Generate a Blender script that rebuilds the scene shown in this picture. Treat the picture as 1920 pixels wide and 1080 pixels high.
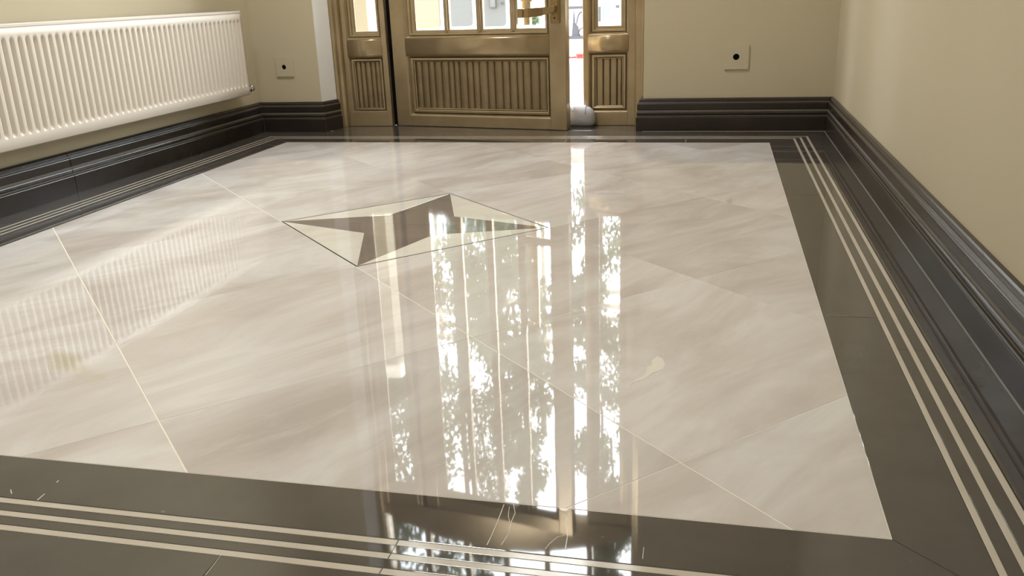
import bpy, bmesh, math, random
from mathutils import Vector, Matrix
for o in list(bpy.data.objects): bpy.data.objects.remove(o, do_unlink=True)
SC = bpy.context.scene
COL = SC.collection

# ---------------------------------------------------------------- camera
F_PX, YAW, PITCH, ROLL = 1632.88, 0.2341, 0.3277, 0.0378
CAM = Vector((-0.2200, -3.6921, 0.62))
fw = Vector((-math.sin(YAW)*math.cos(PITCH), math.cos(YAW)*math.cos(PITCH), -math.sin(PITCH)))
rt = Vector((math.cos(YAW), math.sin(YAW), 0)); dn = fw.cross(rt)
r2 = rt*math.cos(ROLL)+dn*math.sin(ROLL); d2 = dn*math.cos(ROLL)-rt*math.sin(ROLL)
cd = bpy.data.cameras.new('camera'); cam = bpy.data.objects.new('camera', cd); COL.objects.link(cam)
M3 = Matrix((r2, -d2, -fw)).transposed()
cam.matrix_world = Matrix.Translation(CAM) @ M3.to_4x4()
cd.sensor_fit = 'HORIZONTAL'; cd.sensor_width = 36.0; cd.lens = F_PX/1920*36; cd.clip_start = .02
SC.camera = cam

# ---------------------------------------------------------------- world, sun, exposure
w = bpy.data.worlds.new('sky_world'); SC.world = w; w.use_nodes = True
nt = w.node_tree; nt.nodes.clear()
wo = nt.nodes.new('ShaderNodeOutputWorld'); bg = nt.nodes.new('ShaderNodeBackground'); sk = nt.nodes.new('ShaderNodeTexSky')
sk.sky_type = 'NISHITA'; sk.sun_disc = False; sk.sun_elevation = math.radians(60); sk.sun_rotation = math.radians(15)
sk.air_density = 1.0; sk.dust_density = 3.0; sk.ozone_density = .6
bg.inputs['Strength'].default_value = 3.0
hs_ = nt.nodes.new('ShaderNodeHueSaturation'); hs_.inputs['Saturation'].default_value = .35
nt.links.new(sk.outputs[0], hs_.inputs['Color']); nt.links.new(hs_.outputs[0], bg.inputs[0]); nt.links.new(bg.outputs[0], wo.inputs[0])
SC.view_settings.view_transform = 'Standard'; SC.view_settings.look = 'None'
SC.view_settings.gamma = 1; SC.view_settings.use_curve_mapping = False
SC.view_settings.exposure = 0.0

# ceiling lamps (area light under each flush fitting; fittings are built further down)
LAMPS = [(-1.45, -.75, 2.985, 41.0), (-1.3, -3.3, 2.985, 23.0)]
LAMP_COL = (1.0, .98, .955)
pd = bpy.data.lights.new('door_portal', 'AREA'); po = bpy.data.objects.new('door_portal', pd); COL.objects.link(po)
pd.shape = 'RECTANGLE'; pd.size = 1.5; pd.size_y = 2.75; pd.cycles.is_portal = True
po.location = (-1.31, .66, 1.39); po.rotation_euler = (math.radians(-90), 0, 0)

# ---------------------------------------------------------------- helpers
def link(o, parent=None):
    COL.objects.link(o)
    if parent is not None: o.parent = parent
    return o
def tag(o, label=None, cat=None, group=None, kind=None):
    if label: o['label'] = label
    if cat: o['category'] = cat
    if group: o['group'] = group
    if kind: o['kind'] = kind
    return o
def empty(name, loc=(0, 0, 0), rz=0, parent=None):
    e = bpy.data.objects.new(name, None); e.location = loc; e.rotation_euler = (0, 0, rz); e.empty_display_size = .05
    return link(e, parent)
def mk(name, verts, faces, mat, parent=None, smooth=False, fix=True):
    me = bpy.data.meshes.new(name); me.from_pydata([tuple(v) for v in verts], [], faces)
    if fix:
        bm = bmesh.new(); bm.from_mesh(me); bmesh.ops.recalc_face_normals(bm, faces=bm.faces); bm.to_mesh(me); bm.free()
    me.materials.append(mat)
    if smooth:
        for p in me.polygons: p.use_smooth = True
    return link(bpy.data.objects.new(name, me), parent)
def from_bm(name, bm, mat, parent=None, smooth=False):
    bmesh.ops.recalc_face_normals(bm, faces=bm.faces)
    me = bpy.data.meshes.new(name); bm.to_mesh(me); bm.free(); me.materials.append(mat)
    if smooth:
        for p in me.polygons: p.use_smooth = True
    return link(bpy.data.objects.new(name, me), parent)
def bm_box(bm, lo, hi, bevel=0, seg=2):
    x0, y0, z0 = lo; x1, y1, z1 = hi
    vs = [bm.verts.new(c) for c in [(x0,y0,z0),(x1,y0,z0),(x1,y1,z0),(x0,y1,z0),(x0,y0,z1),(x1,y0,z1),(x1,y1,z1),(x0,y1,z1)]]
    fs = [bm.faces.new([vs[i] for i in f]) for f in [(0,3,2,1),(4,5,6,7),(0,1,5,4),(1,2,6,5),(2,3,7,6),(3,0,4,7)]]
    if bevel:
        es = list({e for f in fs for e in f.edges})
        bmesh.ops.bevel(bm, geom=es, offset=bevel, segments=seg, affect='EDGES', profile=.5)
def box(name, lo, hi, mat, parent=None, bevel=0, seg=2):
    bm = bmesh.new(); bm_box(bm, lo, hi, bevel, seg); return from_bm(name, bm, mat, parent)
def prism(name, poly, z0, z1, mat, parent=None):
    n = len(poly)
    v = [(x, y, z0) for x, y in poly]+[(x, y, z1) for x, y in poly]
    f = [tuple(range(n))[::-1], tuple(range(n, 2*n))]+[(i, (i+1) % n, (i+1) % n+n, i+n) for i in range(n)]
    return mk(name, v, f, mat, parent)
def prism_y(name, poly, y0, y1, mat, parent=None):       # polygon in x,z pushed along y
    n = len(poly)
    v = [(x, y0, z) for x, z in poly]+[(x, y1, z) for x, z in poly]
    f = [tuple(range(n))[::-1], tuple(range(n, 2*n))]+[(i, (i+1) % n, (i+1) % n+n, i+n) for i in range(n)]
    return mk(name, v, f, mat, parent)
def bm_tube(bm, pts, rad, n=10, cap=True):
    pts = [Vector(p) for p in pts]; rings = []
    rads = rad if isinstance(rad, (list, tuple)) else [rad]*len(pts)
    for i, p in enumerate(pts):
        t = (pts[min(i+1, len(pts)-1)]-pts[max(i-1, 0)]).normalized()
        a = t.cross(Vector((0, 0, 1)))
        if a.length < .01: a = t.cross(Vector((1, 0, 0)))
        a.normalize(); b = t.cross(a)
        rings.append([bm.verts.new(p+(a*math.cos(k*2*math.pi/n)+b*math.sin(k*2*math.pi/n))*rads[i]) for k in range(n)])
    for i in range(len(rings)-1):
        for k in range(n): bm.faces.new([rings[i][k], rings[i][(k+1) % n], rings[i+1][(k+1) % n], rings[i+1][k]])
    if cap: bm.faces.new(rings[0][::-1]); bm.faces.new(rings[-1])
def tube(name, pts, rad, mat, parent=None, n=10):
    bm = bmesh.new(); bm_tube(bm, pts, rad, n); return from_bm(name, bm, mat, parent, True)
def frame_loop(name, outer, inner, prof, mat, parent=None):
    # outer / inner = (x0,x1,z0,z1); prof = [(k, y)] from outer (k=0) to inner (k=1)
    vs = []; fs = []
    for k, y in prof:
        x0, x1, z0, z1 = [a+(b-a)*k for a, b in zip(outer, inner)]
        vs += [(x0, y, z0), (x1, y, z0), (x1, y, z1), (x0, y, z1)]
    m = len(prof)
    for i in range(m-1):
        for j in range(4): fs.append((4*i+j, 4*i+(j+1) % 4, 4*i+4+(j+1) % 4, 4*i+4+j))
    for j in range(4): fs.append((4*(m-1)+j, 4*(m-1)+(j+1) % 4, (j+1) % 4, j))
    return mk(name, vs, fs, mat, parent)

# ---------------------------------------------------------------- materials
def mat(name, col, rough=.5, metal=0, spec=.5, ior=1.5, **kw):
    m = bpy.data.materials.new(name); m.use_nodes = True
    b = m.node_tree.nodes['Principled BSDF']
    b.inputs['Base Color'].default_value = (*col, 1); b.inputs['Roughness'].default_value = rough
    b.inputs['Metallic'].default_value = metal; b.inputs['Specular IOR Level'].default_value = spec; b.inputs['IOR'].default_value = ior
    for k, v in kw.items(): b.inputs[k.replace('_', ' ')].default_value = v
    return m
def N(m, t): return m.node_tree.nodes.new(t)
def L(m, a, b): m.node_tree.links.new(a, b)
def ramp(m, fac, stops):
    r = N(m, 'ShaderNodeValToRGB'); e = r.color_ramp.elements
    while len(e) < len(stops): e.new(.5)
    for s, (p, c) in zip(e, stops): s.position = p; s.color = (*c, 1)
    L(m, fac, r.inputs[0]); return r.outputs[0]
def mixc(m, fac, a, b, mode='MIX'):
    x = N(m, 'ShaderNodeMix'); x.data_type = 'RGBA'; x.blend_type = mode
    for s, v in ((x.inputs[0], fac), (x.inputs[6], a), (x.inputs[7], b)):
        if isinstance(v, (int, float)): s.default_value = v
        elif isinstance(v, tuple): s.default_value = (*v, 1)
        else: L(m, v, s)
    return x.outputs[2]
def noise(m, vec, scale, detail=4, rough=.55, dist=0):
    n = N(m, 'ShaderNodeTexNoise'); n.inputs['Scale'].default_value = scale; n.inputs['Detail'].default_value = detail
    n.inputs['Roughness'].default_value = rough; n.inputs['Distortion'].default_value = dist
    if vec is not None: L(m, vec, n.inputs['Vector'])
    return n.outputs['Fac']
def coords(m): return N(m, 'ShaderNodeTexCoord').outputs['Object']
def bump(m, h, strength, dist=.01):
    b = N(m, 'ShaderNodeBump'); b.inputs['Strength'].default_value = strength; b.inputs['Distance'].default_value = dist
    L(m, h, b.inputs['Height']); L(m, b.outputs[0], m.node_tree.nodes['Principled BSDF'].inputs['Normal'])
def setc(m, c): L(m, c, m.node_tree.nodes['Principled BSDF'].inputs['Base Color'])

def marble(name, pale, mid, tan, vary=1.0):
    m = mat(name, mid, .022, 0, .5, 1.5)
    oi = N(m, 'ShaderNodeObjectInfo'); tc = coords(m)
    mul = N(m, 'ShaderNodeMath'); mul.operation = 'MULTIPLY'; mul.inputs[1].default_value = 37.0*vary; L(m, oi.outputs['Random'], mul.inputs[0])
    add = N(m, 'ShaderNodeVectorMath'); add.operation = 'ADD'; L(m, tc, add.inputs[0]); L(m, mul.outputs[0], add.inputs[1])
    rot = N(m, 'ShaderNodeVectorRotate'); rot.rotation_type = 'Z_AXIS'; rot.inputs['Angle'].default_value = -math.radians(57); L(m, add.outputs[0], rot.inputs['Vector'])
    mp = N(m, 'ShaderNodeMapping'); mp.inputs['Scale'].default_value = (1.0, 2.5, 1); L(m, rot.outputs[0], mp.inputs['Vector'])
    n1 = noise(m, mp.outputs[0], 1.7, 7, .58, .9)
    c = ramp(m, n1, [(.30, tan), (.47, mid), (.60, pale), (.75, mid)])
    mp2 = N(m, 'ShaderNodeMapping'); mp2.inputs['Scale'].default_value = (2.0, 7, 1); L(m, rot.outputs[0], mp2.inputs['Vector'])
    n2 = noise(m, mp2.outputs[0], 2.2, 8, .62, .8)
    c = mixc(m, ramp(m, n2, [(.50, (0, 0, 0)), (.72, (.42, .42, .42))]), c, pale)
    n3 = noise(m, mp2.outputs[0], 1.1, 6, .6, 1.2)
    c = mixc(m, ramp(m, n3, [(.55, (0, 0, 0)), (.75, (.38, .38, .38))]), c, tan)
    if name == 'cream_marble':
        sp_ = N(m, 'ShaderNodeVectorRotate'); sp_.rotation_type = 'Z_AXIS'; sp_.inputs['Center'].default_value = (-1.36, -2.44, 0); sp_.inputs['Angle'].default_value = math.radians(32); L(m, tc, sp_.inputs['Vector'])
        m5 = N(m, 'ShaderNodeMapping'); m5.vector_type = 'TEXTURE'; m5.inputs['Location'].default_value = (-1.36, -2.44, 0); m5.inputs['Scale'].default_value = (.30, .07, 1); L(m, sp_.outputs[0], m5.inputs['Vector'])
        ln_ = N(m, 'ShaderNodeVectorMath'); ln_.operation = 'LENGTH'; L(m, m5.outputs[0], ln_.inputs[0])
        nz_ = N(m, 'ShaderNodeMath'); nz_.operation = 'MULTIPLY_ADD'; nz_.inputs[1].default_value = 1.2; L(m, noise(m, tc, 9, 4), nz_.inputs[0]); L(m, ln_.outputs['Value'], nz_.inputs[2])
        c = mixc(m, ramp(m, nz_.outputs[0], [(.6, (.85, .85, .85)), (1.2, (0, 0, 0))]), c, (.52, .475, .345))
    ov = N(m, 'ShaderNodeMapRange'); ov.inputs['To Min'].default_value = .93; ov.inputs['To Max'].default_value = 1.04; L(m, oi.outputs['Random'], ov.inputs[0])
    hsv = N(m, 'ShaderNodeHueSaturation'); L(m, ov.outputs[0], hsv.inputs['Value']); L(m, c, hsv.inputs['Color'])
    setc(m, hsv.outputs[0])
    bump(m, noise(m, tc, 5.0, 2, .5), .012, .02)
    return m
M_CREAM = marble('cream_marble', (.70, .68, .66), (.61, .57, .54), (.51, .462, .425))
M_WHITE = marble('white_marble', (.76, .74, .67), (.70, .67, .60), (.62, .58, .5))
M_GROUT = mat('pale_grout', (.86, .81, .70), .6)
M_DGROUT = mat('dark_grout', (.03, .022, .016), .5)
def darkstone(name, col, rough, vein=.5, speck=.5, ior=1.65):
    m = mat(name, col, rough, 0, .5, ior); tc = coords(m)
    c = mixc(m, noise(m, tc, 9, 5), tuple(x*.72 for x in col), tuple(x*1.3 for x in col))
    v = N(m, 'ShaderNodeTexVoronoi'); v.feature = 'DISTANCE_TO_EDGE'; v.inputs['Scale'].default_value = 3.1
    d = N(m, 'ShaderNodeVectorMath'); d.operation = 'ADD'; nz = N(m, 'ShaderNodeTexNoise'); nz.inputs['Scale'].default_value = 4; L(m, tc, nz.inputs['Vector'])
    L(m, tc, d.inputs[0]); L(m, nz.outputs['Color'], d.inputs[1]); L(m, d.outputs[0], v.inputs['Vector'])
    line = ramp(m, v.outputs[0], [(0, (1, 1, 1)), (.006, (0, 0, 0))])
    msk = ramp(m, noise(m, tc, 3.5, 3), [(.60, (0, 0, 0)), (.70, (vein, vein, vein))])
    mm = N(m, 'ShaderNodeMath'); mm.operation = 'MULTIPLY'; L(m, line, mm.inputs[0]); L(m, msk, mm.inputs[1])
    c = mixc(m, mm.outputs[0], c, (.4, .36, .3))
    sp = ramp(m, noise(m, tc, 55, 2, .5), [(.74, (0, 0, 0)), (.80, (speck, speck, speck))])
    c = mixc(m, sp, c, (.22, .2, .17))
    setc(m, c); bump(m, noise(m, tc, 5.0, 2, .5), .012, .02)
    return m
M_DARK = darkstone('dark_brown_stone', (.074, .066, .058), .03, .35)
M_STAR = darkstone('star_brown_stone', (.205, .175, .155), .05, 0)
M_STRIPE = mat('stripe_marble', (.62, .55, .42), .12)
setc(M_STRIPE, mixc(M_STRIPE, noise(M_STRIPE, coords(M_STRIPE), 14, 5), (.48, .43, .35), (.62, .57, .49)))
M_BASE = darkstone('skirting_stone', (.030, .023, .019), .26, .1, 0, 1.45)
M_BASEGROUT = mat('skirting_grout', (.17, .16, .14), .6)

def plaster(name, a, b, sc=2.0):
    m = mat(name, a, .75, 0, .3); tc = coords(m)
    setc(m, mixc(m, noise(m, tc, sc, 3), a, b)); bump(m, noise(m, tc, 90, 3), .06, .002); return m
M_WALL = plaster('beige_wall_paint', (.53, .47, .335), (.555, .495, .355))
M_REVEAL = plaster('white_plaster', (.80, .79, .77), (.87, .86, .84), 6)
M_CEIL = plaster('ceiling_paint', (.74, .71, .64), (.77, .74, .67))
M_RAD = mat('radiator_enamel', (.70, .64, .565), .40)
M_MGREY0 = mat('grey_primer', (.3, .28, .25), .6)
M_PLATE = mat('plate_plastic', (.545, .485, .35), .45)
M_BLACK = mat('flat_black', (.004, .004, .004), .9, 0, .1)
M_CHROME = mat('chrome', (.6, .6, .58), .12, 1)
def bronze(name, a, b, rough, metal=.55):
    m = mat(name, a, rough, metal); tc = coords(m)
    setc(m, mixc(m, ramp(m, noise(m, tc, 7, 5, .6), [(.3, (0, 0, 0)), (.7, (1, 1, 1))]), a, b))
    mp = N(m, 'ShaderNodeMapping'); mp.inputs['Scale'].default_value = (60, 60, 4); L(m, tc, mp.inputs['Vector'])
    bump(m, noise(m, mp.outputs[0], 4, 3), .05, .003); return m
M_GOLD = bronze('bronze_gold_paint', (.37, .285, .165), (.46, .365, .23), .29)
M_GOLD2 = bronze('glazed_bronze_paint', (.25, .19, .108), (.36, .28, .165), .40)
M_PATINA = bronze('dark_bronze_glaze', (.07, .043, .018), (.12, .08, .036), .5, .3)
M_HANDLE = bronze('antique_brass', (.42, .31, .17), (.34, .24, .12), .3, .85)
M_CANVAS = mat('white_canvas', (.40, .40, .41), .85, 0, .2)
bump(M_CANVAS, noise(M_CANVAS, coords(M_CANVAS), 120, 3), .25, .002)
M_SEAM = mat('seam_thread', (.26, .26, .27), .8)
M_GREY = mat('grey_trim_cloth', (.22, .22, .26), .8)
M_SOLE = mat('dark_sole_rubber', (.05, .05, .05), .8)
M_IRON = mat('grey_iron', (.03, .029, .035), .6)
def glass():
    m = bpy.data.materials.new('window_glass'); m.use_nodes = True; t = m.node_tree; t.nodes.clear()
    o = t.nodes.new('ShaderNodeOutputMaterial'); mx = t.nodes.new('ShaderNodeMixShader'); tr = t.nodes.new('ShaderNodeBsdfTransparent')
    gl = t.nodes.new('ShaderNodeBsdfGlossy'); gl.inputs['Roughness'].default_value = .02; fr = t.nodes.new('ShaderNodeFresnel'); fr.inputs[0].default_value = 1.45
    tr.inputs[0].default_value = (.96, .98, .96, 1)
    t.links.new(fr.outputs[0], mx.inputs[0]); t.links.new(tr.outputs[0], mx.inputs[1]); t.links.new(gl.outputs[0], mx.inputs[2]); t.links.new(mx.outputs[0], o.inputs[0])
    return m
M_GLASS = glass()

# ---------------------------------------------------------------- room shell
XL, YF = -2.1431, -2.7533            # cream field: x XL..0, y YF..0
WR, WL, WB, WF, CEIL = .274, -2.438, .327, -5.2, 3.0
BT = .03                              # skirting thickness
OPL, OPR = -2.100, -.538              # door opening at the wall face
FRL, FRR, YFR = -2.066, -.5455, .43    # door frame outer sides and front
ZTOP = 2.78

floor = box('floor', (WL-.3, WF-.3, -.12), (WR+.3, .64, -.0004), M_GROUT)
tag(floor, 'polished cream marble floor with dark border and star inlay', 'floor', kind='structure')
wl = box('wall_left', (WL-.2, WF, -.1), (WL, .63, CEIL), M_WALL); tag(wl, 'beige wall behind the radiator', 'wall', kind='structure')
wr = box('wall_right', (WR, WF, -.1), (WR+.2, .63, CEIL), M_WALL); tag(wr, 'bare beige wall on the right side', 'wall', kind='structure')
wf = box('wall_front', (WL-.2, WF-.2, -.1), (WR+.2, WF, CEIL), M_WALL); tag(wf, 'beige wall behind the camera', 'wall', kind='structure')
ce = box('ceiling', (WL-.2, WF-.2, CEIL), (WR+.2, .63, CEIL+.2), M_CEIL); tag(ce, 'off white painted ceiling', 'ceiling', kind='structure')
bm = bmesh.new()
def bm_prism(bm, poly, z0, z1):
    a = [bm.verts.new((x, y, z0)) for x, y in poly]; b = [bm.verts.new((x, y, z1)) for x, y in poly]; n = len(poly)
    bm.faces.new(a[::-1]); bm.faces.new(b)
    for i in range(n): bm.faces.new([a[i], a[(i+1) % n], b[(i+1) % n], b[i]])
bm_prism(bm, [(WL, WB), (OPL, WB), (FRL-.003, YFR), (FRL-.003, .63), (WL, .63)], -.1, CEIL)
bm_prism(bm, [(OPR, WB), (WR, WB), (WR, .63), (FRR, .63), (FRR, YFR), ], -.1, CEIL)
bm_prism(bm, [(OPL, WB), (OPR, WB), (FRR, YFR), (FRR, .63), (FRL-.003, .63), (FRL-.003, YFR)], ZTOP, CEIL)
wb = from_bm('wall_back', bm, M_WALL); tag(wb, 'beige back wall around the bronze entrance door', 'wall', kind='structure')
# white plaster lining on the left reveal
dv = Vector((FRL-OPL, YFR-WB)).normalized(); nv = Vector((dv.y, -dv.x))*.004
prism('reveal_lining', [(OPL+.0005, WB-.0008), (OPL+nv.x, WB-.0008+nv.y), (FRL+nv.x-.003, YFR+nv.y), (FRL-.003, YFR)], .0, ZTOP, M_REVEAL, wb)

# ---------------------------------------------------------------- floor pieces
def clip(poly, a, b, c):              # keep a*x+b*y<=c
    out = []
    for i in range(len(poly)):
        p, q = poly[i], poly[(i+1) % len(poly)]
        dp, dq = a*p[0]+b*p[1]-c, a*q[0]+b*q[1]-c
        if dp <= 0: out.append(p)
        if dp*dq < 0:
            t = dp/(dp-dq); out.append((p[0]+(q[0]-p[0])*t, p[1]+(q[1]-p[1])*t))
    return out
def area(poly): return .5*sum(poly[i][0]*poly[(i+1) % len(poly)][1]-poly[(i+1) % len(poly)][0]*poly[i][1] for i in range(len(poly)))
def inset(poly, d):
    if area(poly) < 0: poly = poly[::-1]
    res = poly
    for i in range(len(poly)):
        p, q = poly[i], poly[(i+1) % len(poly)]
        ex, ey = q[0]-p[0], q[1]-p[1]; l = math.hypot(ex, ey)
        if l < 1e-6: continue
        nx, ny = ey/l, -ex/l
        res = clip(res, nx, ny, nx*p[0]+ny*p[1]-d)
        if len(res) < 3: return []
    return res
def slab(name, poly, m, gap=.0008, ease=.0006, top=0.0, th=.008, parent=floor):
    o = inset(poly, gap)
    if len(o) < 3 or abs(area(o)) < 2e-5: return None
    cx = sum(p[0] for p in o)/len(o); cy = sum(p[1] for p in o)/len(o)
    i = inset(o, ease)
    if len(i) != len(o): i = o
    n = len(o)
    v = [(x, y, top-th) for x, y in o]+[(x, y, top-ease*.6) for x, y in o]+[(x, y, top) for x, y in i]
    f = [tuple(range(2*n, 3*n))]
    for k in range(n):
        j = (k+1) % n
        f += [(k, j, n+j, n+k), (n+k, n+j, 2*n+j, 2*n+k)]
    return mk(name, v, f, m, parent, fix=False)

SX, SY, SR = -1.058, -1.401, .397     # star centre and half diagonal
P = .81                               # diamond diagonal pitch
half = P/2
def joint(kind, c):                   # half width of the open joint along a grid line
    if kind == 'a' and abs(c+3.674) < .02: return .0013
    if kind == 'a' and abs(c+2.864) < .02: return .0009
    if kind == 'b' and abs(c+2.368) < .02: return .0007
    return .00022
for i in range(-5, 6):
    for j in range(-6, 7):
        if (i+j) % 2: continue
        cx, cy = SX+i*half, SY+j*half
        if i == 0 and j == 0: continue
        poly = [(cx+half, cy), (cx, cy+half), (cx-half, cy), (cx, cy-half)]
        ca, cb = cx+cy, cy-cx; q2 = math.sqrt(2)
        for a, b, c in ((1, 1, ca+half-q2*joint('a', ca+half)), (-1, -1, -(ca-half)-q2*joint('a', ca-half)), (-1, 1, cb+half-q2*joint('b', cb+half)), (1, -1, -(cb-half)-q2*joint('b', cb-half)),
                        (1, 0, -.0006), (-1, 0, -XL-.0006), (0, 1, -.0006), (0, -1, -YF-.0006)):
            poly = clip(poly, a, b, c)
            if len(poly) < 3: break
        if len(poly) >= 3 and abs(area(poly)) > 1e-3:
            slab('marble_tile', poly, M_CREAM, .00002, .0003)
# star tile: dark ring, brown star halves, four pale corner pieces
q = .101
tips = [(SX+SR, SY), (SX, SY+SR), (SX-SR, SY), (SX, SY-SR)]
inn = [(SX+q, SY+q), (SX-q, SY+q), (SX-q, SY-q), (SX+q, SY-q)]
for k in range(4):
    t0, t1 = tips[k], tips[(k+1) % 4]; s = (SR+.0075)/SR
    o0 = (SX+(t0[0]-SX)*s, SY+(t0[1]-SY)*s); o1 = (SX+(t1[0]-SX)*s, SY+(t1[1]-SY)*s)
    slab('star_edge_strip', [t0, o0, o1, t1], M_PATINA if False else M_DGROUT, .0002, .0002)
    slab('star_corner', [t0, t1, inn[k]], M_WHITE, .0004)
def slabraw(name, poly, m):
    n = len(poly); v = [(x, y, -.008) for x, y in poly]+[(x, y, 0) for x, y in poly]
    return mk(name, v, [tuple(range(n, 2*n))]+[(k, (k+1) % n, n+(k+1) % n, n+k) for k in range(n)], m, floor)
e = .0004
slabraw('star_inlay', [tips[0], inn[0], tips[1], inn[1], tips[2]], M_STAR) if False else None
slabraw('star_inlay', [(SX+SR, SY+e), (SX+q, SY+q), (SX, SY+SR), (SX-q, SY+q), (SX-SR, SY+e)], M_STAR)
slabraw('star_inlay', [(SX-SR, SY-e), (SX-q, SY-q), (SX, SY-SR), (SX+q, SY-q), (SX+SR, SY-e)], M_STAR)

# dark bedding under the striped border, then the border pieces themselves
def ringpoly(side, o0, o1, s0=None, s1=None):
    # side strip between offsets o0<o1 outside the cream field; s0,s1 = cut positions (None = mitre)
    if side in 'RL':
        X = (lambda o: o) if side == 'R' else (lambda o: XL-o)
        a = (lambda o: YF-o) if s0 is None else (lambda o: s0)
        b = (lambda o: o) if s1 is None else (lambda o: s1)
        return [(X(o0), a(o0)), (X(o1), a(o1)), (X(o1), b(o1)), (X(o0), b(o0))]
    Y = (lambda o: o) if side == 'B' else (lambda o: YF-o)
    a = (lambda o: XL-o) if s0 is None else (lambda o: s0)
    b = (lambda o: o) if s1 is None else (lambda o: s1)
    return [(a(o0), Y(o0)), (b(o0), Y(o0)), (b(o1), Y(o1)), (a(o1), Y(o1))]
def bands(side, name, o0, o1, cuts, m, **k):
    c = [None]+sorted(cuts)+[None]
    for i in range(len(c)-1): slab(name, ringpoly(side, o0, o1, c[i], c[i+1]), m, **k)
ST = [(.0995, .1112), (.1265, .1380), (.1545, .1662)]
JIN = {'R': [-2.01, -.95], 'L': [-1.9, -.85], 'F': [-1.62], 'B': [-1.45, -.846, -.336]}
JST = {'R': [-2.165], 'L': [-1.3], 'F': [-.572], 'B': [-1.1]}
JOUT = {'R': [-1.55], 'L': [-1.5, -.4], 'F': [-1.75, -.771], 'B': [-1.5]}
for sd_ in 'RLFB':
    oo = {'R': .27, 'L': .29, 'F': .30, 'B': .325}[sd_]
    slab('border_bed', ringpoly(sd_, .0004, oo), M_DGROUT, 0, .0001, top=-.00025, th=.004)
    bands(sd_, 'border_slab', 0, .0993 if sd_ == 'F' else .1003, JIN[sd_], M_DARK, gap=.0005)
    for a, b in (ST if sd_ == 'F' else [(.1005, .1098), (.1272, .1368), (.1553, .1650)]): bands(sd_, 'stripe_inlay', a, b, JST[sd_], M_STRIPE, gap=.0007 if sd_ == 'F' else .0003, ease=.0003)
    for a, b in (((.1113, .1264), (.1381, .1544)) if sd_ == 'F' else ((.1099, .1271), (.1369, .1552))): bands(sd_, 'stripe_fillet', a, b, JST[sd_], M_DARK, gap=.0003, ease=.0002)
# outer slabs (rectangles butt against each other)
for s0, s1 in ((-2.9181, -1.55), (-1.55, .1651)): slab('outer_slab', [(.1665, s0), (.272, s0), (.272, s1), (.1665, s1)], M_DARK, .0005)
for s0, s1 in ((-2.9181, -1.5), (-1.5, -.4), (-.4, .1651)): slab('outer_slab', [(WL+.002, s0), (XL-.1665, s0), (XL-.1665, s1), (WL+.002, s1)], M_DARK, .0005)
for s0, s1 in ((WL+.002, -1.5), (-1.5, -.2), (-.2, .272)): slab('outer_slab', [(s0, .1665), (s1, .1665), (s1, .3265), (s0, .3265)], M_DARK, .0004)
for s0, s1 in ((WL+.002, -1.75), (-1.75, -.771), (-.771, .272)): slab('outer_slab', [(s0, -3.12), (s1, -3.12), (s1, -2.9185), (s0, -2.9185)], M_DARK, .0005)
slab('threshold_slab', [(OPL+.002, .3272), (OPR-.002, .3272), (FRR-.002, .43), (FRR-.002, .62), (FRL+.002, .62), (FRL+.002, .43)], M_DARK, .0003)
for i in range(5):
    for j in range(4):
        x0 = WL+.002+i*.542; x1 = x0+.542; y1 = -3.12-j*.52; y0 = max(y1-.52, WF)
        slab('marble_tile', [(x0, y0), (x1, y0), (x1, y1), (x0, y1)], M_CREAM, .0008)

# hairline cracks and a pale chip, as thin inlaid filler
M_FILL = mat('pale_filler', (.62, .58, .5), .3)
def hair(pts, wd, name='hairline_crack'):
    vs = []; fs = []
    for i, p in enumerate(pts):
        a = Vector(pts[max(i-1, 0)]); b = Vector(pts[min(i+1, len(pts)-1)]); t = (b-a).normalized(); n = Vector((-t.y, t.x))
        ww = wd*(.5+.5*math.sin(i*1.7+.6)**2)
        for s in (-1, 1): vs.append((p[0]+n.x*ww*s, p[1]+n.y*ww*s, .00025))
    for i in range(len(pts)-1): fs.append((2*i, 2*i+2, 2*i+3, 2*i+1))
    me = mk(name, vs, fs, M_FILL, floor, fix=False)
    return me
def px2f(x, y):                        # floor point seen at a pixel of the photograph, used once to survey the marks
    d = r2*((x-960)/F_PX)+d2*((y-540)/F_PX)+fw; t = -CAM.z/d.z; p = CAM+d*t; return (p.x, p.y)
for pts, wd in [([(945, 946), (938, 965), (930, 985), (920, 1008), (913, 1022)], .0006),
                ([(963, 946), (966, 962), (958, 980), (954, 1000), (940, 1022)], .0005),
                ([(955, 950), (953, 968), (956, 980)], .0004),
                ([(1070, 956), (1059, 966), (1062, 985), (1064, 1005), (1060, 1030)], .0008),
                ([(1060, 1004), (1045, 1007), (1030, 1020), (1022, 1030)], .0005),
                ([(84, 926), (78, 931), (70, 938)], .0011), ([(20, 918), (22, 926)], .0009), ([(110, 901), (106, 905)], .0012),
                ([(1207, 1026), (1205, 1048)], .0005), ([(416, 1039), (400, 1060), (385, 1079)], .0005), ([(1285.5, 261.5), (1286.2, 266)], .0010), ([(1546, 592), (1590, 592.5)], .0004)]:
    hair([px2f(*p) for p in pts], wd)
def patch(name, pts, m, z=.0003):
    v = [(*px2f(*p), z) for p in pts]; o = mk(name, v, [tuple(range(len(v)))], m, floor, fix=False)
    if o.data.polygons[0].normal.z < 0: o.data.flip_normals()
    return o
M_PATCH = mat('pale_marble_patch', (.78, .77, .70), .06, 0, .5, 1.55)
patch('pale_vein_patch', [(1232, 668), (1242, 672), (1247, 682), (1243, 692), (1233, 697), (1222, 700), (1212, 709), (1200, 714), (1184, 718), (1176, 731), (1178, 722), (1192, 712), (1205, 706), (1212, 698), (1213, 688), (1222, 685), (1222, 676)], M_PATCH)
patch('pale_vein_patch', [(1048, 952), (1068, 954), (1062, 959), (1052, 958)], M_PATCH)

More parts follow.
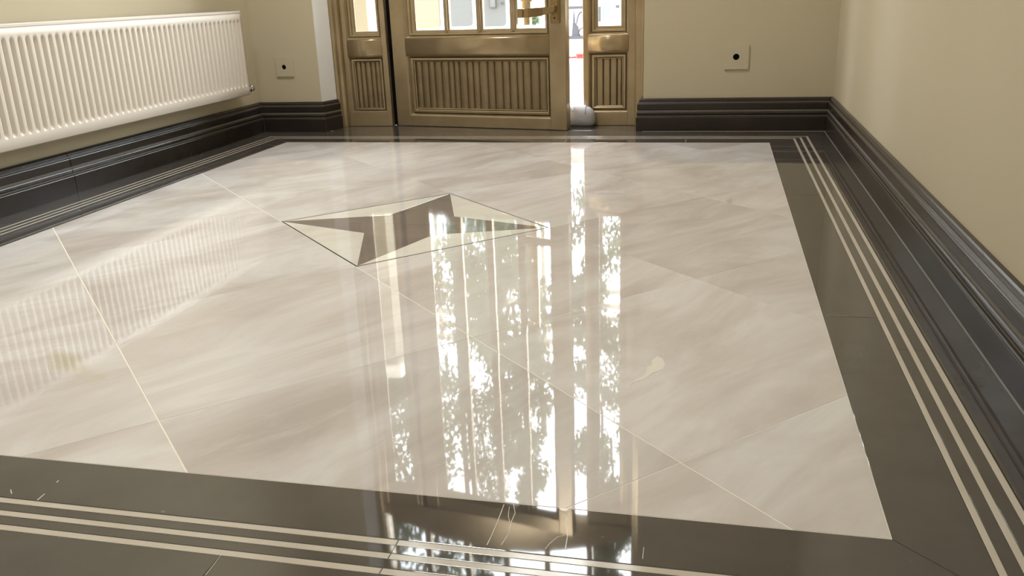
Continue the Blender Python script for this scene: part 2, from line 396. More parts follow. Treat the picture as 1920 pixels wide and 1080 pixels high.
# ---------------------------------------------------------------- skirting, three stone courses per length
def arc(cx, cz, r, a0, a1, n=5): return [(cx+r*math.cos(math.radians(a0+(a1-a0)*i/n)), cz+r*math.sin(math.radians(a0+(a1-a0)*i/n))) for i in range(n+1)]
COURSES = [('skirting_base', [(0, 0), (.029, 0)]+arc(.024, .0595, .006, 0, 90)+[(0, .0655)]),
           ('skirting_bead', [(0, .0675), (.022, .0675)]+arc(.0185, .0785, .009, -70, 70, 6)+[(.020, .091), (0, .091)]),
           ('skirting_cap', [(0, .0930), (.021, .0930), (.0245, .097)]+arc(.0165, .118, .008, -10, 55, 5)+arc(.0125, .1345, .0045, -30, 40, 3)+[(.0125, .1405), (.010, .144), (0, .144)])]
def skirt(parent, A, B, nrm, kA, kB, gA=.0016, gB=.0016):
    A, B, n = Vector(A), Vector(B), Vector(nrm); d = (B-A).normalized()
    for nm, pr in COURSES:
        v = []
        for base, k, g, s in ((A, kA, gA, 1), (B, kB, gB, -1)):
            for t, z in pr:
                p = base+n*t+d*s*(k*t+g); v.append((p.x, p.y, z))
        m = len(pr)
        f = [tuple(range(m)), tuple(range(m, 2*m))[::-1]]+[(i, (i+1) % m, m+(i+1) % m, m+i) for i in range(m)]
        o = mk(nm, v, f, M_BASE, parent)
    v = []
    pr = [(0, 0.0), (.0276, 0.0), (.0276, .0635), (.0226, .0655), (.0226, .0935), (.0206, .095), (.0206, .126), (0, .142)]
    for base, k, g, s in ((A, kA, -.001, 1), (B, kB, -.001, -1)):
        for t, z in pr:
            p = base+n*t+d*s*(k*t+g); v.append((p.x, p.y, z))
    mk('skirting_grout', v, [tuple(range(8)), tuple(range(8, 16))[::-1]]+[(i, (i+1) % 8, 8+(i+1) % 8, 8+i) for i in range(8)], M_BASEGROUT, parent)
def caulk(parent, A, B, nrm):
    A, B, n = Vector(A), Vector(B), Vector(nrm); d = (B-A).normalized()*.03; v = []
    for p in (A+d*(1 if abs(n.x) else 1), B):
        for t, z in ((.0285, 0), (.0315, 0), (.0300, .0014), (.0285, .0018)): v.append((p.x+n.x*t, p.y+n.y*t, z))
    mk('caulk_line', v, [(0, 1, 2, 3), (7, 6, 5, 4)]+[(i, (i+1) % 4, 4+(i+1) % 4, 4+i) for i in range(4)], M_BASEGROUT, parent)
br = empty('baseboard_right'); tag(br, 'dark moulded stone skirting along the right wall', 'baseboard', kind='structure')
skirt(br, (WR, WB), (WR, -2.55), (-1, 0), 1, 0); skirt(br, (WR, -2.55), (WR, WF), (-1, 0), 0, 0)
caulk(br, (WR, WB), (WR, WF), (-1, 0))
bl = empty('baseboard_left'); tag(bl, 'dark moulded stone skirting under the radiator', 'baseboard', kind='structure')
for a, b, ka in ((WB, -.054, 1), (-.054, -1.082, 0), (-1.082, -2.11, 0), (-2.11, WF, 0)): skirt(bl, (WL, a), (WL, b), (1, 0), ka, 0)
bb = empty('baseboard_back'); tag(bb, 'dark moulded stone skirting either side of the entrance', 'baseboard', kind='structure')
skirt(bb, (WR, WB), (OPR, WB), (0, -1), 1, -1, .0015, .0)
caulk(bb, (WR, WB), (OPR, WB), (0, -1))
skirt(bb, (OPR, WB), (OPR, YFR), (-1, 0), -1, 0, 0, 0)
th = math.atan2(dv.x, dv.y)            # reveal splay from the y axis
kc = -math.tan((math.pi/2-th)/2)
skirt(bb, (WL, WB), (OPL, WB), (0, -1), 1, kc, .0015, .0005)
nr = (dv.y, -dv.x)
skirt(bb, (OPL, WB), (FRL-.003, YFR), nr, kc, 0, .0005, 0)

# ---------------------------------------------------------------- entrance: frame, sidelights, door leaf, fanlight
PMOLD = [(0, 0), (.10, .003), (.26, .013), (.34, .016), (.38, .016), (.44, .007), (.70, .006), (.78, .008), (.82, .015), (.86, .015), (.90, .009), (1, .010), (1, .026), (0, .03)]
GMOLD = [(0, 0), (.08, .001), (.30, .014), (.34, .016), (.38, .010), (.58, .011), (.66, .020), (.90, .021), (1, .028), (1, .034), (0, .034)]
def reeds(panel, x0, x1, z0, z1, n, y, seed, flat=False):
    rnd = random.Random(seed); ws = [1+rnd.uniform(-.22, .22) for _ in range(n)]; s = (x1-x0)/sum(ws); x = x0
    for wd_ in ws:
        a, b = x+.0014, x+wd_*s-.0014; x += wd_*s; c = (a+b)/2; hw = (b-a)/2; pr = []
        if flat: pr = [(a, y+.007), (a+.002, y+.001), (b-.004, y-.001), (b, y+.007)]
        else:
            for i in range(7):
                al = math.pi*i/6; pr.append((c-hw*math.cos(al), y+.008-.009*math.sin(al)))
        m = len(pr); v = [(px, py, z0) for px, py in pr]+[(px, py, z1) for px, py in pr]
        f = [(i, i+1, m+i+1, m+i) for i in range(m-1)]+[tuple(range(m)), tuple(range(m, 2*m))]
        mk('reed', v, f, M_GOLD2, panel, smooth=False)
def leaf(root, x0, x1, zt, y, th_, gl_o, gl_i, pn_o, pn_i, nre, seed, panes, flat=False, zb=.0005, bulge=.003):
    B = .0025
    y0, y1 = y, y+th_
    zg0, zg1 = gl_o[2], gl_o[3]; zp0, zp1 = pn_o[2], pn_o[3]
    xl_, xr_ = min(gl_o[0], pn_o[0]), max(gl_o[1], pn_o[1])
    box('stile', (x0, y0, zb), (xl_, y1, zt), M_GOLD, root, B); box('stile', (xr_, y0, zb), (x1, y1, zt), M_GOLD, root, B)
    for a, b in ((zb, zp0), (zg1, zt)): box('rail', (xl_-.001, y0+.0006, a), (xr_+.001, y1-.0006, b), M_GOLD, root, B)
    pr = [(y0+.0006-bulge*(1-((k-5)/5)**2), zp1+(zg0-zp1)*k/10) for k in range(11)]+[(y1-.0006, zg0), (y1-.0006, zp1)]; m_ = len(pr)
    o_ = mk('rail', [(x_, py, pz) for x_ in (xl_-.001, xr_+.001) for py, pz in pr], [tuple(range(m_)), tuple(range(m_, 2*m_))[::-1]]+[(k, (k+1) % m_, m_+(k+1) % m_, m_+k) for k in range(m_)], M_GOLD, root)
    for p_ in list(o_.data.polygons)[2:12]: p_.use_smooth = True
    gl_o = (xl_, xr_, zg0, zg1); pn_o = (xl_, xr_, zp0, zp1)
    frame_loop('glazing_moulding', gl_o, gl_i, [(k, y+d) for k, d in GMOLD], M_GOLD, root)
    frame_loop('panel_moulding', pn_o, pn_i, [(k, y+d) for k, d in PMOLD], M_GOLD, root)
    def sub(o, i, a, b): return tuple(p+(q_-p)*a for p, q_ in zip(o, i)), tuple(p+(q_-p)*b for p, q_ in zip(o, i))
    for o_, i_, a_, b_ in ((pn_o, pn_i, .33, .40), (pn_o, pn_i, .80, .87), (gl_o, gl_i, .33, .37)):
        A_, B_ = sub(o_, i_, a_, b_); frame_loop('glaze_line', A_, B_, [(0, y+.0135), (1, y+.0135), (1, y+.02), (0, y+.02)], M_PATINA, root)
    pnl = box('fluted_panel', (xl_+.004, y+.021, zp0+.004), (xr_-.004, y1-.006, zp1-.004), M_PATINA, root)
    reeds(pnl, pn_i[0]+.001, pn_i[1]-.001, pn_i[2]+.001, pn_i[3]-.001, nre, y+.0135, seed, flat)
    for i, (a, b) in enumerate(panes):
        box('pane', (a-.004, y+.030, gl_i[2]-.004), (b+.004, y+.036, gl_i[3]+.004), M_GLASS, root)
        if i:
            pb = panes[i-1][1]; c = (pb+a)/2; h = (a-pb)/2
            pr = [(c-h, y+.030), (c-h, y+.024), (c-h*.55, y+.019), (c-h*.5, y+.012), (c-h*.2, y+.009), (c+h*.2, y+.009), (c+h*.5, y+.012), (c+h*.55, y+.019), (c+h, y+.024), (c+h, y+.030), (c+h, y+.042), (c-h, y+.042)]
            prism('glazing_bar', pr, gl_i[2]-.006, gl_i[3]+.006, M_GOLD, root)
d1 = empty('door_1', (-1.793, .502, 0), math.radians(-10.968)); tag(d1, 'bronze gold door standing ajar with four glass panes and a fluted panel', 'door', kind='structure')
leaf(d1, .014, .922, 2.21, 0, .052, (.098, .842, .424, 2.13), (.142, .815, .459, 2.10), (.090, .838, .053, .342), (.131, .821, .090, .313), 19, 3,
     [(.144, .298), (.327, .470), (.504, .642), (.674, .814)], zb=.0015)
# lever handle on its back plate
hd = box('handle_plate', (.853, -.008, .480), (.899, .0, .640), M_HANDLE, d1, .003)
box('plate_step', (.860, -.013, .490), (.892, -.007, .630), M_HANDLE, hd, .002)
for z in (.502, .618): tube('screw', [(.876, -.0152, z), (.876, -.012, z)], .0045, M_PATINA, hd, 10)
bm = bmesh.new(); bm_box(bm, (.862, -.052, .528), (.888, -.012, .556), .004); from_bm('lever_neck', bm, M_HANDLE, hd)
bm = bmesh.new()
pts = [(.890, .546, .533), (.866, .551, .522), (.810, .549, .511), (.755, .546, .508), (.721, .545, .508)]
top = [bm.verts.new((x, -.060, zt)) for x, zt, zb in pts]; bot = [bm.verts.new((x, -.060, zb)) for x, zt, zb in pts]
tb = [bm.verts.new((x, -.044, zt)) for x, zt, zb in pts]; bb_ = [bm.verts.new((x, -.044, zb)) for x, zt, zb in pts]
for i in range(4):
    bm.faces.new([top[i], top[i+1], bot[i+1], bot[i]]); bm.faces.new([tb[i], tb[i+1], bb_[i+1], bb_[i]])
    bm.faces.new([top[i], top[i+1], tb[i+1], tb[i]]); bm.faces.new([bot[i], bot[i+1], bb_[i+1], bb_[i]])
bm.faces.new([top[0], bot[0], bb_[0], tb[0]]); bm.faces.new([top[4], bot[4], bb_[4], tb[4]])
from_bm('lever', bm, M_HANDLE, hd)
for i in range(13): box('lever_rib', (.768+i*.0054, -.0625, .5115), (.7710+i*.0054, -.0590, .546), M_HANDLE, hd)
box('lever_tip', (.718, -.066, .507), (.745, -.040, .547), M_HANDLE, hd, .003)
# pull bar on the street side, seen through the last pane
pb_ = box('pull_bar', (.678, .088, .60), (.720, .112, 1.05), M_HANDLE, d1, .004)
for a, b, z0, z1 in ((.670, .728, .575, .600), (.678, .720, .520, .575), (.674, .724, .505, .520), (.684, .714, .470, .505)): box('stepped_end', (a, .085, z0), (b, .115, z1), M_HANDLE, pb_, .002)
for z in (.66, 1.0): box('pull_bar_mount', (.688, .046, z), (.706, .092, z+.018), M_HANDLE, pb_, .002)

s1 = empty('window_1', (0, 0, 0)); tag(s1, 'narrow left sidelight with one pane above a small fluted panel', 'window', kind='structure')
leaf(s1, -2.030, -1.800, 2.215, .48, .05, (-2.006, -1.826, .424, 2.12), (-1.964, -1.852, .460, 2.08), (-2.006, -1.826, .074, .340), (-1.977, -1.848, .090, .315), 5, 11, [(-1.964, -1.852)])
s2 = empty('window_2', (0, 0, 0)); tag(s2, 'narrow right sidelight with one pane above a small fluted panel', 'window', kind='structure')
leaf(s2, -.832, -.588, 2.215, .48, .05, (-.806, -.622, .416, 2.12), (-.763, -.658, .455, 2.08), (-.806, -.622, .066, .340), (-.771, -.650, .093, .309), 4, 23, [(-.763, -.658)], True, bulge=.009)
t1 = empty('trim_1'); tag(t1, 'stepped bronze gold door frame', 'door frame', kind='structure')
def jamb(nm, poly): prism(nm, poly, 0.001, ZTOP-.002, M_GOLD, t1)
jamb('jamb', [(FRL, .56), (FRL, .432), (FRL+.006, .43), (FRL+.016, .432), (FRL+.019, .440), (FRL+.021, .452), (FRL+.034, .456), (FRL+.0355, .470), (FRL+.0355, .56)])
jamb('jamb', [(FRR, .56), (FRR, .444), (FRR-.004, .440), (FRR-.012, .442), (FRR-.015, .456), (FRR-.036, .460), (FRR-.0420, .470), (FRR-.0420, .56)])
box('hinge_gap_strip', (-1.7995, .512, .002), (-1.770, .56, 2.215), M_BLACK, t1)  # plain black strip filling the gap on the hinge side
box('light_block_sill', (-1.7695, .566, .0003), (-.833, .62, .016), M_PATINA, t1, .002)  # sill added behind the leaf to block daylight under the door
box('strike_post', (-.8325, .5305, .002), (-.800, .58, 2.215), M_GOLD, t1, .002)
for z in (.35, 1.15, 1.95): tube('hinge', [(-1.788, .503, z), (-1.788, .503, z+.09)], .006, M_BLACK, t1, 8)
# fanlight with an arched lower rail and six panes
t3 = empty('window_3'); tag(t3, 'arched fanlight of six panes above the entrance door', 'window', kind='structure')
XA, XB = FRL+.036, FRR-.0425
def za(x): return 2.275+.175*max(0, 1-((x-(XA+XB)/2)/((XB-XA)/2))**2)
nn = 18; xs = [XA+(XB-XA)*i/nn for i in range(nn+1)]
prism_y('arched_rail', [(XA, 2.216), (XB, 2.216)]+[(x, za(x)) for x in xs[::-1]], .47, .56, M_GOLD, t3)
box('head_rail', (XA, .47, 2.74), (XB, .56, ZTOP-.003), M_GOLD, t3, .003)
cuts = [XA+(XB-XA)*i/6 for i in range(7)]
for i in range(6):
    a, b = cuts[i], cuts[i+1]
    sub = [a+(b-a)*k/4 for k in range(5)]
    prism_y('pane', [(x, za(x)-.004) for x in sub]+[(b, 2.745), (a, 2.745)], .51, .516, M_GLASS, t3)
    if i: box('glazing_bar', (a-.016, .492, za(a)-.004), (a+.016, .54, 2.745), M_GOLD, t3, .002)

# ---------------------------------------------------------------- radiator
rad = empty('panel_radiator', (WL, -.82, .21)); tag(rad, 'long cream panel radiator with vertical ribs on the left wall', 'radiator')
RL0, RL1, RH, RD = -.905, .893, .370, .106   # local y range, height, depth from wall
pitch = .0333; nr_ = int((RL1-RL0-.03)/pitch); off = (RL1-RL0-nr_*pitch)/2
vs = []; fs = []; ys = [RL0]; hs = [0]
for i in range(nr_):
    for k in range(12):
        ph = k/12; ys.append(RL0+off+(i+ph)*pitch)
        dd = abs(ph-.5)/.30; hs.append(0 if dd >= 1 else (.5+.5*math.cos(math.pi*dd))**.8)
ys += [RL1-off, RL1]; hs += [0, 0]
zz = [0, .004, .034, .037, .040, .044, .048, .052, .056, .1, .185, .27, .316, .320, .324, .328, .332, .336, .340, .358, .361]
def env(z):
    a = min(max((z-.036)/.016, 0), 1); b = min(max((.336-z)/.016, 0), 1); t = min(a, b); return t*t*(3-2*t)
for z in zz:
    edge = .004 if z in (0, .361) else 0
    for y, h in zip(ys, hs):
        ee = .003 if y in (RL0, RL1) else 0
        vs.append((RD-.011*h*env(z)-edge-ee, y, z))
nc = len(ys)
for r in range(len(zz)-1):
    for c in range(nc-1): fs.append((r*nc+c, r*nc+c+1, (r+1)*nc+c+1, (r+1)*nc+c))
fp = mk('front_panel', vs, fs, M_RAD, rad, True, fix=False)
fp.modifiers.new('thickness', 'SOLIDIFY').thickness = -.003 if False else .003
box('rear_panel', (.028, RL0+.01, .01), (.034, RL1-.01, RH-.01), M_RAD, rad, .001)
box('side_cover', (.026, RL1-.003, .012), (RD-.012, RL1, RH-.001), M_RAD, rad, .001)
box('side_cover', (.026, RL0, .012), (RD-.012, RL0+.003, RH-.001), M_RAD, rad, .001)
tg = box('top_rim', (.026, RL0, RH-.004), (.034, RL1, RH+.002), M_RAD, rad, .0015)
box('top_rim', (RD-.022, RL0, RH-.008), (RD-.003, RL1, RH+.002), M_RAD, rad, .0015)
for i in range(90): box('grille_bar', (.034, RL0+.012+i*.0199, RH-.003), (RD-.024, RL0+.019+i*.0199, RH), M_RAD, rad)
box('convector_light_block', (.038, RL0+.02, .03), (.078, RL1-.02, .335), M_MGREY0, rad)  # plain box added unseen inside, blocks light coming down through the grille
for y in (-.6, .55): box('wall_bracket', (.0005, y, .05), (.028, y+.04, .33), M_RAD, rad)
v_ = tube('valve', [(.096, RL1-.002, .026), (.096, RL1+.018, .026)], .009, M_CHROME, rad, 12)
tube('valve_cap', [(.096, RL1+.016, .026), (.096, RL1+.019, .026), (.096, RL1+.032, .026), (.096, RL1+.036, .026)], [.011, .015, .015, .010], M_CHROME, rad, 14)
tube('valve_pipe', [(.096, RL1+.010, .026), (.04, RL1+.010, .026), (.0005, RL1+.010, .026)], .007, M_CHROME, rad, 10)

# ---------------------------------------------------------------- wall plates with a cable hole
def plate(cx, cz, s, hx, hz, r, label):
    root = empty('cable_outlet_plate', (cx, WB, cz)); tag(root, label, 'wall plate', 'cable outlet plates beside the entrance')
    n = 32; h = s/2; bm = bmesh.new(); ring = []; sq = []; back = []
    for i in range(n):
        a = 2*math.pi*i/n; c, s_ = math.cos(a), math.sin(a); k = h/max(abs(c), abs(s_))
        ring.append(bm.verts.new((hx+r*c, -.006, hz+r*s_))); sq.append(bm.verts.new((k*c, -.006, k*s_)))
        back.append((bm.verts.new((hx+r*c, -.0003, hz+r*s_)), bm.verts.new((k*c, -.0003, k*s_))))
    for i in range(n):
        j = (i+1) % n
        bm.faces.new([ring[i], ring[j], sq[j], sq[i]]); bm.faces.new([sq[i], sq[j], back[j][1], back[i][1]]); bm.faces.new([ring[i], back[i][0], back[j][0], ring[j]])
    from_bm('cover', bm, M_PLATE, root)
    v = [(hx+(r+.001)*math.cos(2*math.pi*i/n), -.0006, hz+(r+.001)*math.sin(2*math.pi*i/n)) for i in range(n)]
    mk('hole_shade_disc', v, [tuple(range(n))], M_BLACK, root)  # black disc on the wall, painted shade for the depth of the hole
plate(-.1375, .3165, .102, -.002, .0015, .0135, 'square beige blank plate with a black hole on the wall right of the door')
plate(-2.2745, .3135, .094, -.004, -.002, .0115, 'square beige blank plate with a black hole on the wall beside the radiator')

# ---------------------------------------------------------------- white shoe behind the door edge
sh = empty('canvas_shoe', (-.770, .428, 0), math.radians(180-10)); tag(sh, 'white canvas shoe on the threshold beside the open door edge', 'shoe')
prof = [(.000, .010, .030, .050), (.004, .022, .014, .072), (.012, .032, .006, .084), (.026, .040, .003, .094), (.048, .045, .002, .103), (.075, .046, .002, .110), (.105, .045, .002, .113), (.14, .043, .002, .100), (.18, .040, .002, .085), (.22, .034, .002, .068), (.25, .024, .006, .052), (.262, .010, .016, .036)]
n = 20; vs = []; fs = []
for s, hw, zb, zt in prof:
    for k in range(n):
        a = 2*math.pi*k/n; c, s_ = math.cos(a), math.sin(a)
        ex = .72 if s_ < 0 else .9
        vs.append((s, hw*math.copysign(abs(c)**ex, c), (zb+zt)/2+(zt-zb)/2*math.copysign(abs(s_)**ex, s_)))
for i in range(len(prof)-1):
    for k in range(n): fs.append((i*n+k, i*n+(k+1) % n, (i+1)*n+(k+1) % n, (i+1)*n+k))
fs += [tuple(range(n)), tuple(range((len(prof)-1)*n, len(prof)*n))]
up = mk('upper', vs, fs, M_CANVAS, sh, True)
ss = up.modifiers.new('smooth', 'SUBSURF'); ss.levels = 1; ss.render_levels = 1
def ringpts(i, j, t, k0, k1, lift=1.012):
    out = []
    for k in range(k0, k1+1):
        A = Vector(vs[i*n+k % n]); B = Vector(vs[j*n+k % n]); p = A.lerp(B, t+.25*math.sin((k-k0)/(k1-k0)*math.pi)); out.append((p.x, p.y*lift, .055+(p.z-.055)*lift))
    return out
tube('seam', ringpts(3, 4, .4, 1, 9), .0017, M_SEAM, sh, 6)
for t in (.2, .8): tube('lace', [(.090+t*.03, .028, .100), (.086+t*.03, .040, .098), (.080+t*.03, .048, .088), (.090+t*.03, .047, .078), (.100+t*.03, .046, .086)], .0022, M_GREY, sh, 6)
mk('sole', [(x, y, z) for z in (.0, .006) for x, y in [(p[0], -p[1]*.93) for p in prof]+[(p[0], p[1]*.93) for p in prof[::-1]]],
   [tuple(range(24))[::-1], tuple(range(24, 48))]+[(i, (i+1) % 24, 24+(i+1) % 24, 24+i) for i in range(24)], M_SOLE, sh)

# ---------------------------------------------------------------- ceiling lamps
M_DIFF = mat('lamp_diffuser', (.9, .88, .82), .5, Emission_Color=(1, .93, .82, 1), Emission_Strength=3.0)
M_FIT = mat('lamp_rim', (.8, .8, .78), .4)
for i, (x, y, z, e_) in enumerate(LAMPS):
    r_ = empty('ceiling_lamp', (x, y, CEIL)); tag(r_, ['round flush ceiling lamp nearest the entrance door', 'round flush ceiling lamp behind the camera'][i], 'lamp', 'flush ceiling lamps')
    tube('rim', [(0, 0, -.028), (0, 0, -.0005)], [.235, .245], M_FIT, r_, 40)
    tube('diffuser', [(0, 0, -.036), (0, 0, -.0275)], [.20, .225], M_DIFF, r_, 40)
    ld = bpy.data.lights.new('lamp_light', 'AREA'); ld.shape = 'DISK'; ld.size = .46; ld.energy = e_; ld.color = LAMP_COL
    lo = bpy.data.objects.new('lamp_light', ld); link(lo, r_); lo.location = (0, 0, -.04)

# ---------------------------------------------------------------- the street side
M_PAVE = plaster('pale_paving', (.50, .485, .455), (.56, .545, .515), 1.5)
M_RENDER = plaster('white_render', (.78, .77, .74), (.84, .83, .80))
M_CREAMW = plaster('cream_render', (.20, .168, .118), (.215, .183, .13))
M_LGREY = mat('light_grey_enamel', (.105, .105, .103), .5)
M_MGREY = mat('mid_grey_plastic', (.05, .052, .056), .6)
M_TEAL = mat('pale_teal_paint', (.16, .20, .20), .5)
M_BLUE = mat('blue_print', (.01, .015, .12), .6)
M_RED = mat('red_rubber', (.25, .02, .012), .6)
M_HOUSE = plaster('pinkish_render', (.42, .37, .33), (.47, .42, .37))
M_LEDGE = plaster('pale_ledge', (.75, .64, .52), (.8, .69, .56))
gr = box('ground', (-16, .64, -.3), (12, 30, -.012), M_PAVE); tag(gr, 'pale paved yard outside the door', 'ground', kind='structure')
for y in (2.75, 4.6, 7.0): box('paving_joint', (-8, y, -.013), (6, y+.02, -.0115), M_MGREY, gr)
lw = box('yard_wall', (-7, 3.5, -.02), (-1.62, 3.7, 1.1), M_RENDER, None, .01); tag(lw, 'low white rendered yard wall seen through the door panes', 'wall', kind='structure')
def ray(x, y, Y):                      # where a sight line of the photograph meets the plane y = Y
    d = r2*((x-960)/F_PX)+d2*((y-540)/F_PX)+fw; t = (Y-CAM.y)/d.y; return CAM+d*t
def board(name, pxa, pxb, pyb, ztop, m, label, cat, bev=.03):
    a, b = ray(pxa, pyb, 3.5), ray(pxb, pyb, 3.5)
    r_ = empty(name, ((a.x+b.x)/2, 3.5, a.z)); tag(r_, label, cat)
    hw = (b.x-a.x)/2; h = ztop-a.z; pts = []
    for cx, cz, s in ((-hw+bev, bev, 180), (hw-bev, bev, 270), (hw-bev, h-bev, 0), (-hw+bev, h-bev, 90)):
        for k in range(5): pts.append((cx+bev*math.cos(math.radians(s+22.5*k)), cz+bev*math.sin(math.radians(s+22.5*k))))
    prism_y('board_face', pts, -.03, -.0005, m, r_); return r_, hw, h
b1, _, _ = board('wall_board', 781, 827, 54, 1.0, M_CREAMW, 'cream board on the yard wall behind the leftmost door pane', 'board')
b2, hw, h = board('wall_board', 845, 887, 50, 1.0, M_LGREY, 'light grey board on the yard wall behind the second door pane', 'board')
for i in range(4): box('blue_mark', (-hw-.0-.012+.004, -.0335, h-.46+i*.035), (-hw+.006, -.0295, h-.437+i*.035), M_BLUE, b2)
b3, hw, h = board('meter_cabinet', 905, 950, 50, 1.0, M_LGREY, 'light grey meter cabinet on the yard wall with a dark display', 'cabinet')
c = ray(926.5, 8, 3.5)-b3.location
md = box('display_box', (c.x-.026, -.06, c.z-.03), (c.x+.026, -.0305, c.z+.06), M_MGREY, b3, .003); box('display', (c.x-.018, -.0615, c.z-.018), (c.x+.022, -.0598, c.z+.05), M_LGREY, md)
c = ray(945, 5, 3.5)-b3.location; tube('knob', [(c.x, -.055, c.z), (c.x, -.03, c.z)], .013, M_MGREY, b3, 12)
# gate in line with the door gap
gt = empty('iron_gate', (-1.35, 6.2, 0)); tag(gt, 'grey iron gate with curved ornaments seen through the door gap', 'gate')
zt_ = ray(1085, 14, 6.2).z; zb_ = ray(1085, 70, 6.2).z; xg = ray(1085, 40, 6.2).x+1.35
box('top_bar', (-1.8, -.02, zt_-.014), (-.24, .02, zt_+.014), M_IRON, gt); box('bottom_bar', (-1.8, -.02, zb_-.018), (-.24, .02, zb_+.018), M_IRON, gt)
for x in (-1.78, -.24): box('gate_post', (x-.03, -.03, -.012), (x+.03, .03, 1.0), M_IRON, gt)
hh = zt_-zb_
for k in range(4):
    x = xg-.05+(k-3)*.42
    mk('gate_leaf', [(x-.03, -.01, zb_), (x+.05, -.01, zb_), (x+.05, -.01, zb_+hh*.35), (x+.012, -.01, zb_+hh*.5), (x, -.01, zb_+hh*.95), (x-.03, .01, zb_), (x+.05, .01, zb_), (x+.05, .01, zb_+hh*.35), (x+.012, .01, zb_+hh*.5), (x, .01, zb_+hh*.95)],
       [(0, 1, 2, 3, 4), (9, 8, 7, 6, 5), (0, 5, 6, 1), (1, 6, 7, 2), (2, 7, 8, 3), (3, 8, 9, 4), (4, 9, 5, 0)], M_IRON, gt)
    tube('gate_scroll', [(x+.03+.10*(1-math.cos(a))*.6, 0, zb_+hh*.45+hh*.4*math.sin(a)) for a in [i*.26 for i in range(7)]], .008, M_IRON, gt, 6)
    tube('gate_scroll', [(x+.10+.05*math.cos(a), 0, zb_+.05+.05*math.sin(a)) for a in [i*.52 for i in range(13)]], .009, M_IRON, gt, 6)
c = ray(1088, 107, 4.9)
rp = empty('red_hose_coil', (c.x+.02, 4.9, -.012)); tag(rp, 'small red coil lying on the pale paving beyond the door gap', 'hose')
for k in range(2): tube('coil', [(.052*math.cos(a)-k*.002, .06*math.sin(a), .015+k*.024) for a in [i*.3925 for i in range(17)]], .0125, M_RED, rp, 8)
tube('hose_tail', [(-.05, 0, .012), (-.2, .03, .010), (-.5, .0, .010)], .009, M_RED, rp, 8)
# white garage with a pale teal door, seen through the right sidelight
GX = -.35
ga = empty('white_garage', (GX, 9.0, 0)); tag(ga, 'white garage with a pale teal door seen through the right sidelight', 'garage')
box('garage_wall', (-1.6, 0, -.02), (3.5, 2, 2.1), M_RENDER, ga); box('garage_roof', (-1.7, -.1, 2.1), (3.6, 2.1, 2.2), M_LGREY, ga)
a, b = ray(1131, 28, 9.0), ray(1147, 28, 9.0)
gd = box('garage_door', (a.x-GX, -.03, a.z), (b.x-GX, -.001, 1.9), M_TEAL, ga, .004)
a = ray(1124.5, 40, 9.0); box('downpipe', (a.x-GX-.015, -.06, a.z), (a.x-GX+.015, -.001, a.z+.09*2.2), M_MGREY, ga)
a = ray(1158, 12, 9.0); box('garage_lock', (a.x-GX-.025, -.03, a.z-.02), (a.x-GX+.025, -.001, a.z+.02), M_MGREY, ga)
# cream gatepost outside the left sidelight
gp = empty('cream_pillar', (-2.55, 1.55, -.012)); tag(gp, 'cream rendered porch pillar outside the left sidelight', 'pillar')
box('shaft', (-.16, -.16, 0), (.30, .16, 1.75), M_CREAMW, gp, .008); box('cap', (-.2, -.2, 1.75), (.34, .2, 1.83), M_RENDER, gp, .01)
# house beyond the trees
ho = empty('house', (-3, 16.8, -.012)); tag(ho, 'low pinkish house with a slatted timber screen on its roof terrace behind the trees', 'house')
box('house_wall', (-6, 0, 0), (5.2, 6, 3.3), M_HOUSE, ho)
box('parapet', (-6.1, -.1, 3.3), (5.3, .2, 3.5), M_LEDGE, ho)
for k in range(5): box('screen_slat', (-4.2, .02, 6.5+k*.36), (1.5, .10, 6.66+k*.36), M_LEDGE, ho)
for k in range(5): box('screen_post', (-4.15+k*1.4, .101, 3.3), (-4.05+k*1.4, .20, 8.15), M_LEDGE, ho)
for k in range(4):
    wv = box('house_window', (-5+k*2.6, -.06, 1.0), (-3.6+k*2.6, .0, 2.6), M_RENDER, ho); box('house_pane', (-4.9+k*2.6, -.07, 1.1), (-3.7+k*2.6, -.055, 2.5), M_MGREY, wv)
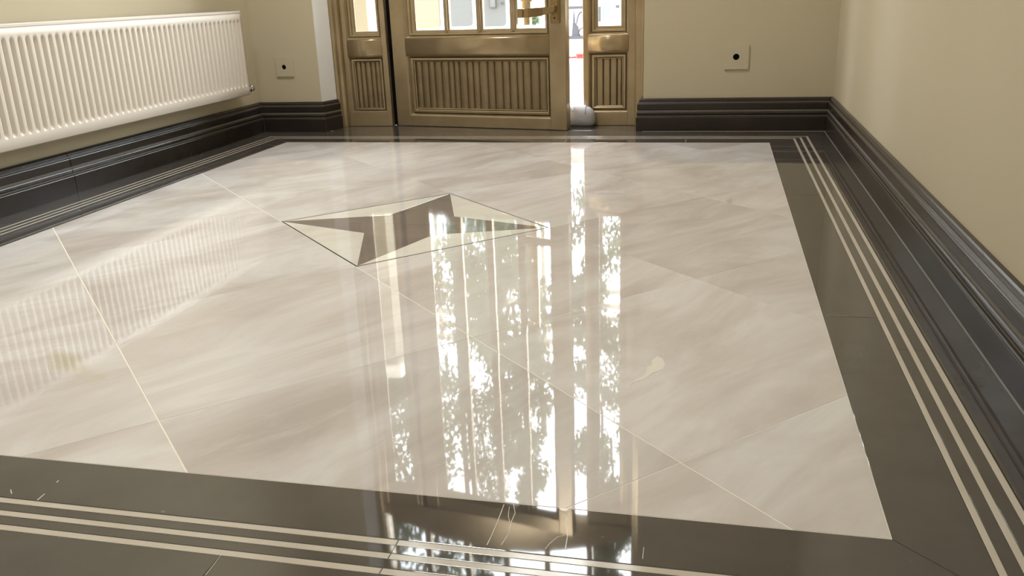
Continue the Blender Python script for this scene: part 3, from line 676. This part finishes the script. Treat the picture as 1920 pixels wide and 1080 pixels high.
# trees
M_BARK = plaster('bark', (.10, .07, .05), (.16, .12, .09), 8)
def leafmat(name, a, b):
    m = mat(name, a, .5); oi = noise(m, coords(m), 3, 2); cc = mixc(m, oi, a, b); setc(m, cc)
    pb = m.node_tree.nodes['Principled BSDF']; out = m.node_tree.nodes['Material Output']
    tl = N(m, 'ShaderNodeBsdfTranslucent'); L(m, cc, tl.inputs['Color']); mx = N(m, 'ShaderNodeMixShader'); mx.inputs[0].default_value = .5
    L(m, pb.outputs[0], mx.inputs[1]); L(m, tl.outputs[0], mx.inputs[2]); L(m, mx.outputs[0], out.inputs['Surface']); return m
M_LEAF = [leafmat('green_leaves', (.07, .10, .05), (.13, .165, .09)), leafmat('light_green_leaves', (.10, .13, .07), (.17, .20, .12))]
def tree(x, y, h, r, n_, seed, label, mi):
    rnd = random.Random(seed); root = empty('tree', (x, y, -.012)); tag(root, label, 'tree', 'trees beyond the yard wall')
    bx_, by_ = rnd.uniform(-.3, .3), rnd.uniform(-.3, .3)
    tube('trunk', [(0, 0, 0), (bx_*.3, by_*.3, h*.3), (bx_, by_, h*.8)], [.14, .11, .04], M_BARK, root, 8)
    cl = []
    for k in range(44):
        a = rnd.uniform(0, 6.28); rr = r*math.sqrt(rnd.random())*.8; z = h*(.22+.74*(k+rnd.random())/44)
        tp = min(1, 1.9*(1.02-z/h)); cl.append((rr*math.cos(a)*tp, rr*math.sin(a)*tp, z, r*rnd.uniform(.30, .45)*(.45+.55*tp)))
        if k % 6 == 0 and k < 40: tube('branch', [(bx_*.5, by_*.5, h*.15+k*.014*h), (cl[-1][0]*.6, cl[-1][1]*.6, (z+h*.4)/2), cl[-1][:3]], [.05, .035, .012], M_BARK, root, 6)
    vs = []; fs = []
    for k in range(n_):
        cx, cy, cz, cr = cl[rnd.randrange(len(cl))]
        d = Vector((rnd.gauss(0, 1), rnd.gauss(0, 1), rnd.gauss(0, 1))).normalized()*cr*rnd.random()**.45
        p = Vector((cx, cy, cz))+d
        u = Vector((rnd.gauss(0, 1), rnd.gauss(0, 1), rnd.gauss(0, 1))).normalized(); v = u.cross(Vector((rnd.gauss(0, 1), rnd.gauss(0, 1), rnd.gauss(0, 1)))).normalized()
        s = rnd.uniform(.045, .085); b0 = len(vs)
        vs += [p-u*s, p+v*s*.45, p+u*s, p-v*s*.45]; fs.append((b0, b0+1, b0+2, b0+3))
    o = mk('foliage', vs, fs, M_LEAF[mi], root, fix=False); o['kind'] = 'stuff'
tree(-4.95, 7.6, 15.0, 1.4, 19000, 1, 'tallest dark green tree behind the left end of the yard wall', 0)
tree(-3.1, 9.0, 8.2, .95, 5500, 2, 'light green tree behind the right end of the yard wall', 1)
tree(-2.4, 13.3, 15.5, 1.25, 20000, 4, 'slim dark green tree behind the white garage', 0)
tree(-5.75, 14.4, 16.5, 1.5, 15000, 7, 'dark green tree in front of the house', 0)
tree(-4.1, 11.6, 9.0, 1.1, 7500, 9, 'dark green tree rising between the yard wall and the house', 0)
tree(-8.0, 13.0, 14.0, 1.4, 8000, 10, 'light green tree at the far left in front of the house', 1)
tree(1.6, 13.2, 8.0, 1.3, 5000, 5, 'light green tree at the far right behind the white garage', 1)
# small potted shrub by the yard wall, seen through the rightmost door pane
c = ray(1003, 38, 3.2); pt = empty('potted_shrub', (c.x, 3.2, -.012)); tag(pt, 'small shrub in a pot seen through the rightmost door pane', 'plant')
tube('pot', [(0, 0, 0), (0, 0, .17), (0, 0, .19), (0, 0, .20)], [.055, .075, .08, .078], M_MGREY, pt, 20)
tube('stem', [(0, 0, .19), (.004, .002, .30)], .006, M_BARK, pt, 6)
rnd = random.Random(8); vs = []; fs = []
for k in range(260):
    p = Vector((rnd.gauss(0, 1), rnd.gauss(0, 1), rnd.gauss(0, 1))).normalized()*.04*rnd.random()**.4+Vector((0, 0, c.z+.012))
    u = Vector((rnd.gauss(0, 1), rnd.gauss(0, 1), rnd.gauss(0, 1))).normalized(); v = u.cross(Vector((rnd.gauss(0, 1), rnd.gauss(0, 1), rnd.gauss(0, 1)))).normalized()
    b0 = len(vs); vs += [p-u*.012, p+v*.006, p+u*.012, p-v*.006]; fs.append((b0, b0+1, b0+2, b0+3))
o = mk('foliage', vs, fs, M_LEAF[0], pt, fix=False); o['kind'] = 'stuff'
